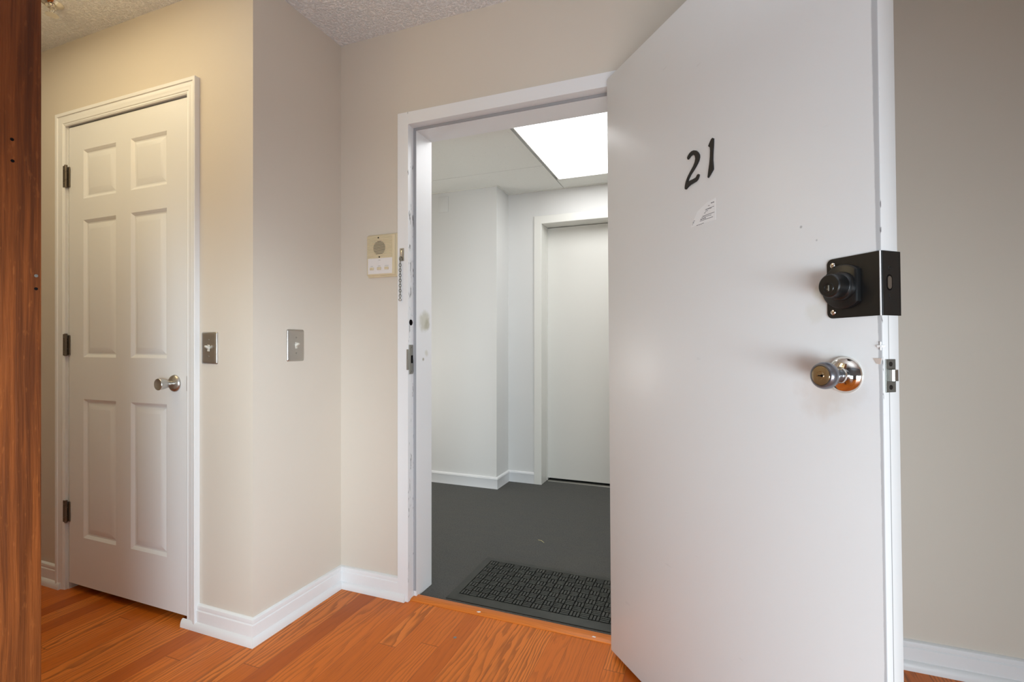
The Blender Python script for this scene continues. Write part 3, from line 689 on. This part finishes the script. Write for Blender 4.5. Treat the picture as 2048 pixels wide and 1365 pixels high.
# ---------------------------------------------------------------- door chain hanging on the frame
t = empty('door_chain', (-1.1925, FY, 1.461))
b = MB(); b.box(-.0105, .0105, -.002, .001, -.027, .027, .001, 1); br = b.done('bracket', M['steel'], t)
b = MB(); b.box(-.0045, .0045, -.0055, -.0015, -.010, .018, .002, 2); b.done('bracket_loop', M['chrome'], br)
b = MB(); b.lathe([(0, .0015), (.0032, .0015), (.0026, .0030), (0, .0030)], (0, 0, .021), (0, -1, 0), 12); b.done('screw', M['plate'], br); b = MB(); b.lathe([(0, .0015), (.0032, .0015), (.0026, .0030), (0, .0030)], (.004, 0, -.021), (0, -1, 0), 12); b.done('screw', M['plate'], br)
b = MB(); b.torus(Matrix.Translation((-.003, -.0075, -.018)), .0050, .0085, .0017, 16, 8)
z = -.034; k = 0
while z > -.176:
    b.torus(Matrix.Translation((-.004, -.0075, z)) @ Matrix.Rotation(R(42 if k % 2 else -48), 4, 'Z'), .0042, .0072, .0015, 14, 6); z -= .0108; k += 1
b.done('chain', M['plate'], t)
b = MB(); b.lathe([(0, .0), (.0045, .0), (.0065, .004), (.0065, .007), (.0035, .009), (.0030, .013), (0, .014)], (-.004, -.0078, -.196), (0, 0, 1), 18); b.done('slide_button', M['steel'], t)
tag(t, 'short steel security chain hanging on the white entry frame', 'door chain')

# ---------------------------------------------------------------- wood post in the foreground
t = empty('wooden_post', (-1.12, .423, 0))
b = MB(); b.box(-.07, .07, -.07, .07, 0, ZC, .004, 2); b.done('post', M['post'], t)
for y, z in ((.4533, 1.4145), (.454, 1.3797), (.4843, 1.1747)):
    b = MB(); b.lathe([(0, -.004), (.0030, -.004), (.0026, .0004), (0, .0004)], (.07, y-.423, z), (1, 0, 0), 9); b.done('nail_hole', M['dark'], t)  # dark caps stand in for the shade in the nail holes
b = MB(); b.lathe([(0, -.002), (.0026, -.002), (.0026, .0008), (0, .0012)], (.07, .4843-.423, 1.1966), (1, 0, 0), 12); b.done('nail', M['plate'], t)
tag(t, 'dark stained rough wooden post at the left edge', 'post')

# ---------------------------------------------------------------- fire sprinkler on the ceiling
t = empty('fire_sprinkler', (-2.385, 1.150, ZC))
b = MB(); b.lathe([(.036, 0), (.036, -.002), (.030, -.007), (.020, -.011), (.016, -.010), (0, -.010)], (0, 0, 0), (0, 0, 1), 40, cap=False); b.done('escutcheon', M['chrome'], t)
b = MB(); b.lathe([(.010, -.008), (.010, -.014), (.013, -.015), (.013, -.020), (.008, -.022), (0, -.022)], (0, 0, 0), (0, 0, 1), 24, cap=False)
for s in (-1, 1): b.tube([(s*.009, 0, -.020), (s*.016, 0, -.027), (s*.013, 0, -.036), (0, 0, -.042)], .0022, 8)
b.done('yoke', M['chrome'], t)
b = MB(); b.lathe([(.0, -.041), (.006, -.041), (.006, -.0445), (.021, -.0455), (.021, -.0468), (0, -.0468)], (0, 0, 0), (0, 0, 1), 32, cap=False); b.done('deflector', M['chrome'], t)
tag(t, 'chrome fire sprinkler on the ceiling beside the wood post', 'sprinkler')

# ---------------------------------------------------------------- small litter
b = MB(); b.tube([(-.022, .010, .002), (0, 0, .004), (.020, -.016, .002)], [.0012, .0016, .0010], 6); o = b.done('straw', M['straw']); o.location = (-.839, 2.59, .001); tag(o, 'tiny dry straw lying on the grey carpet', 'straw')
for i, (x, y, lab) in enumerate(((-.849, 1.803, 'white paint flake on the threshold left of the mat centre'), (-.382, 1.803, 'white paint flake on the threshold near the open door'))):
    b = MB(); b.prism([(-.008, -.002), (.001, -.0045), (.009, .001), (.004, .0045), (-.002, .002)] if i == 0 else [(-.007, -.002), (.006, -.003), (.007, .002), (-.004, .003)], lambda u, v, h: (u, v, h), 0, .0012)
    o = b.done('paint_flake', M['flake']); o.location = (x, y, .0068); tag(o, lab, 'paint flake', 'paint flakes on the threshold')
b = MB(); b.lathe([(.0065, .0002), (.0055, .0009), (.003, .0004), (0, .0004)], (0, 0, 0), (0, 0, 1), 16, cap=False); o = b.done('floor_screw', M['plate']); o.location = (-.861, 1.624, 0); tag(o, 'dark countersunk screw in an oak board near the threshold', 'screw')
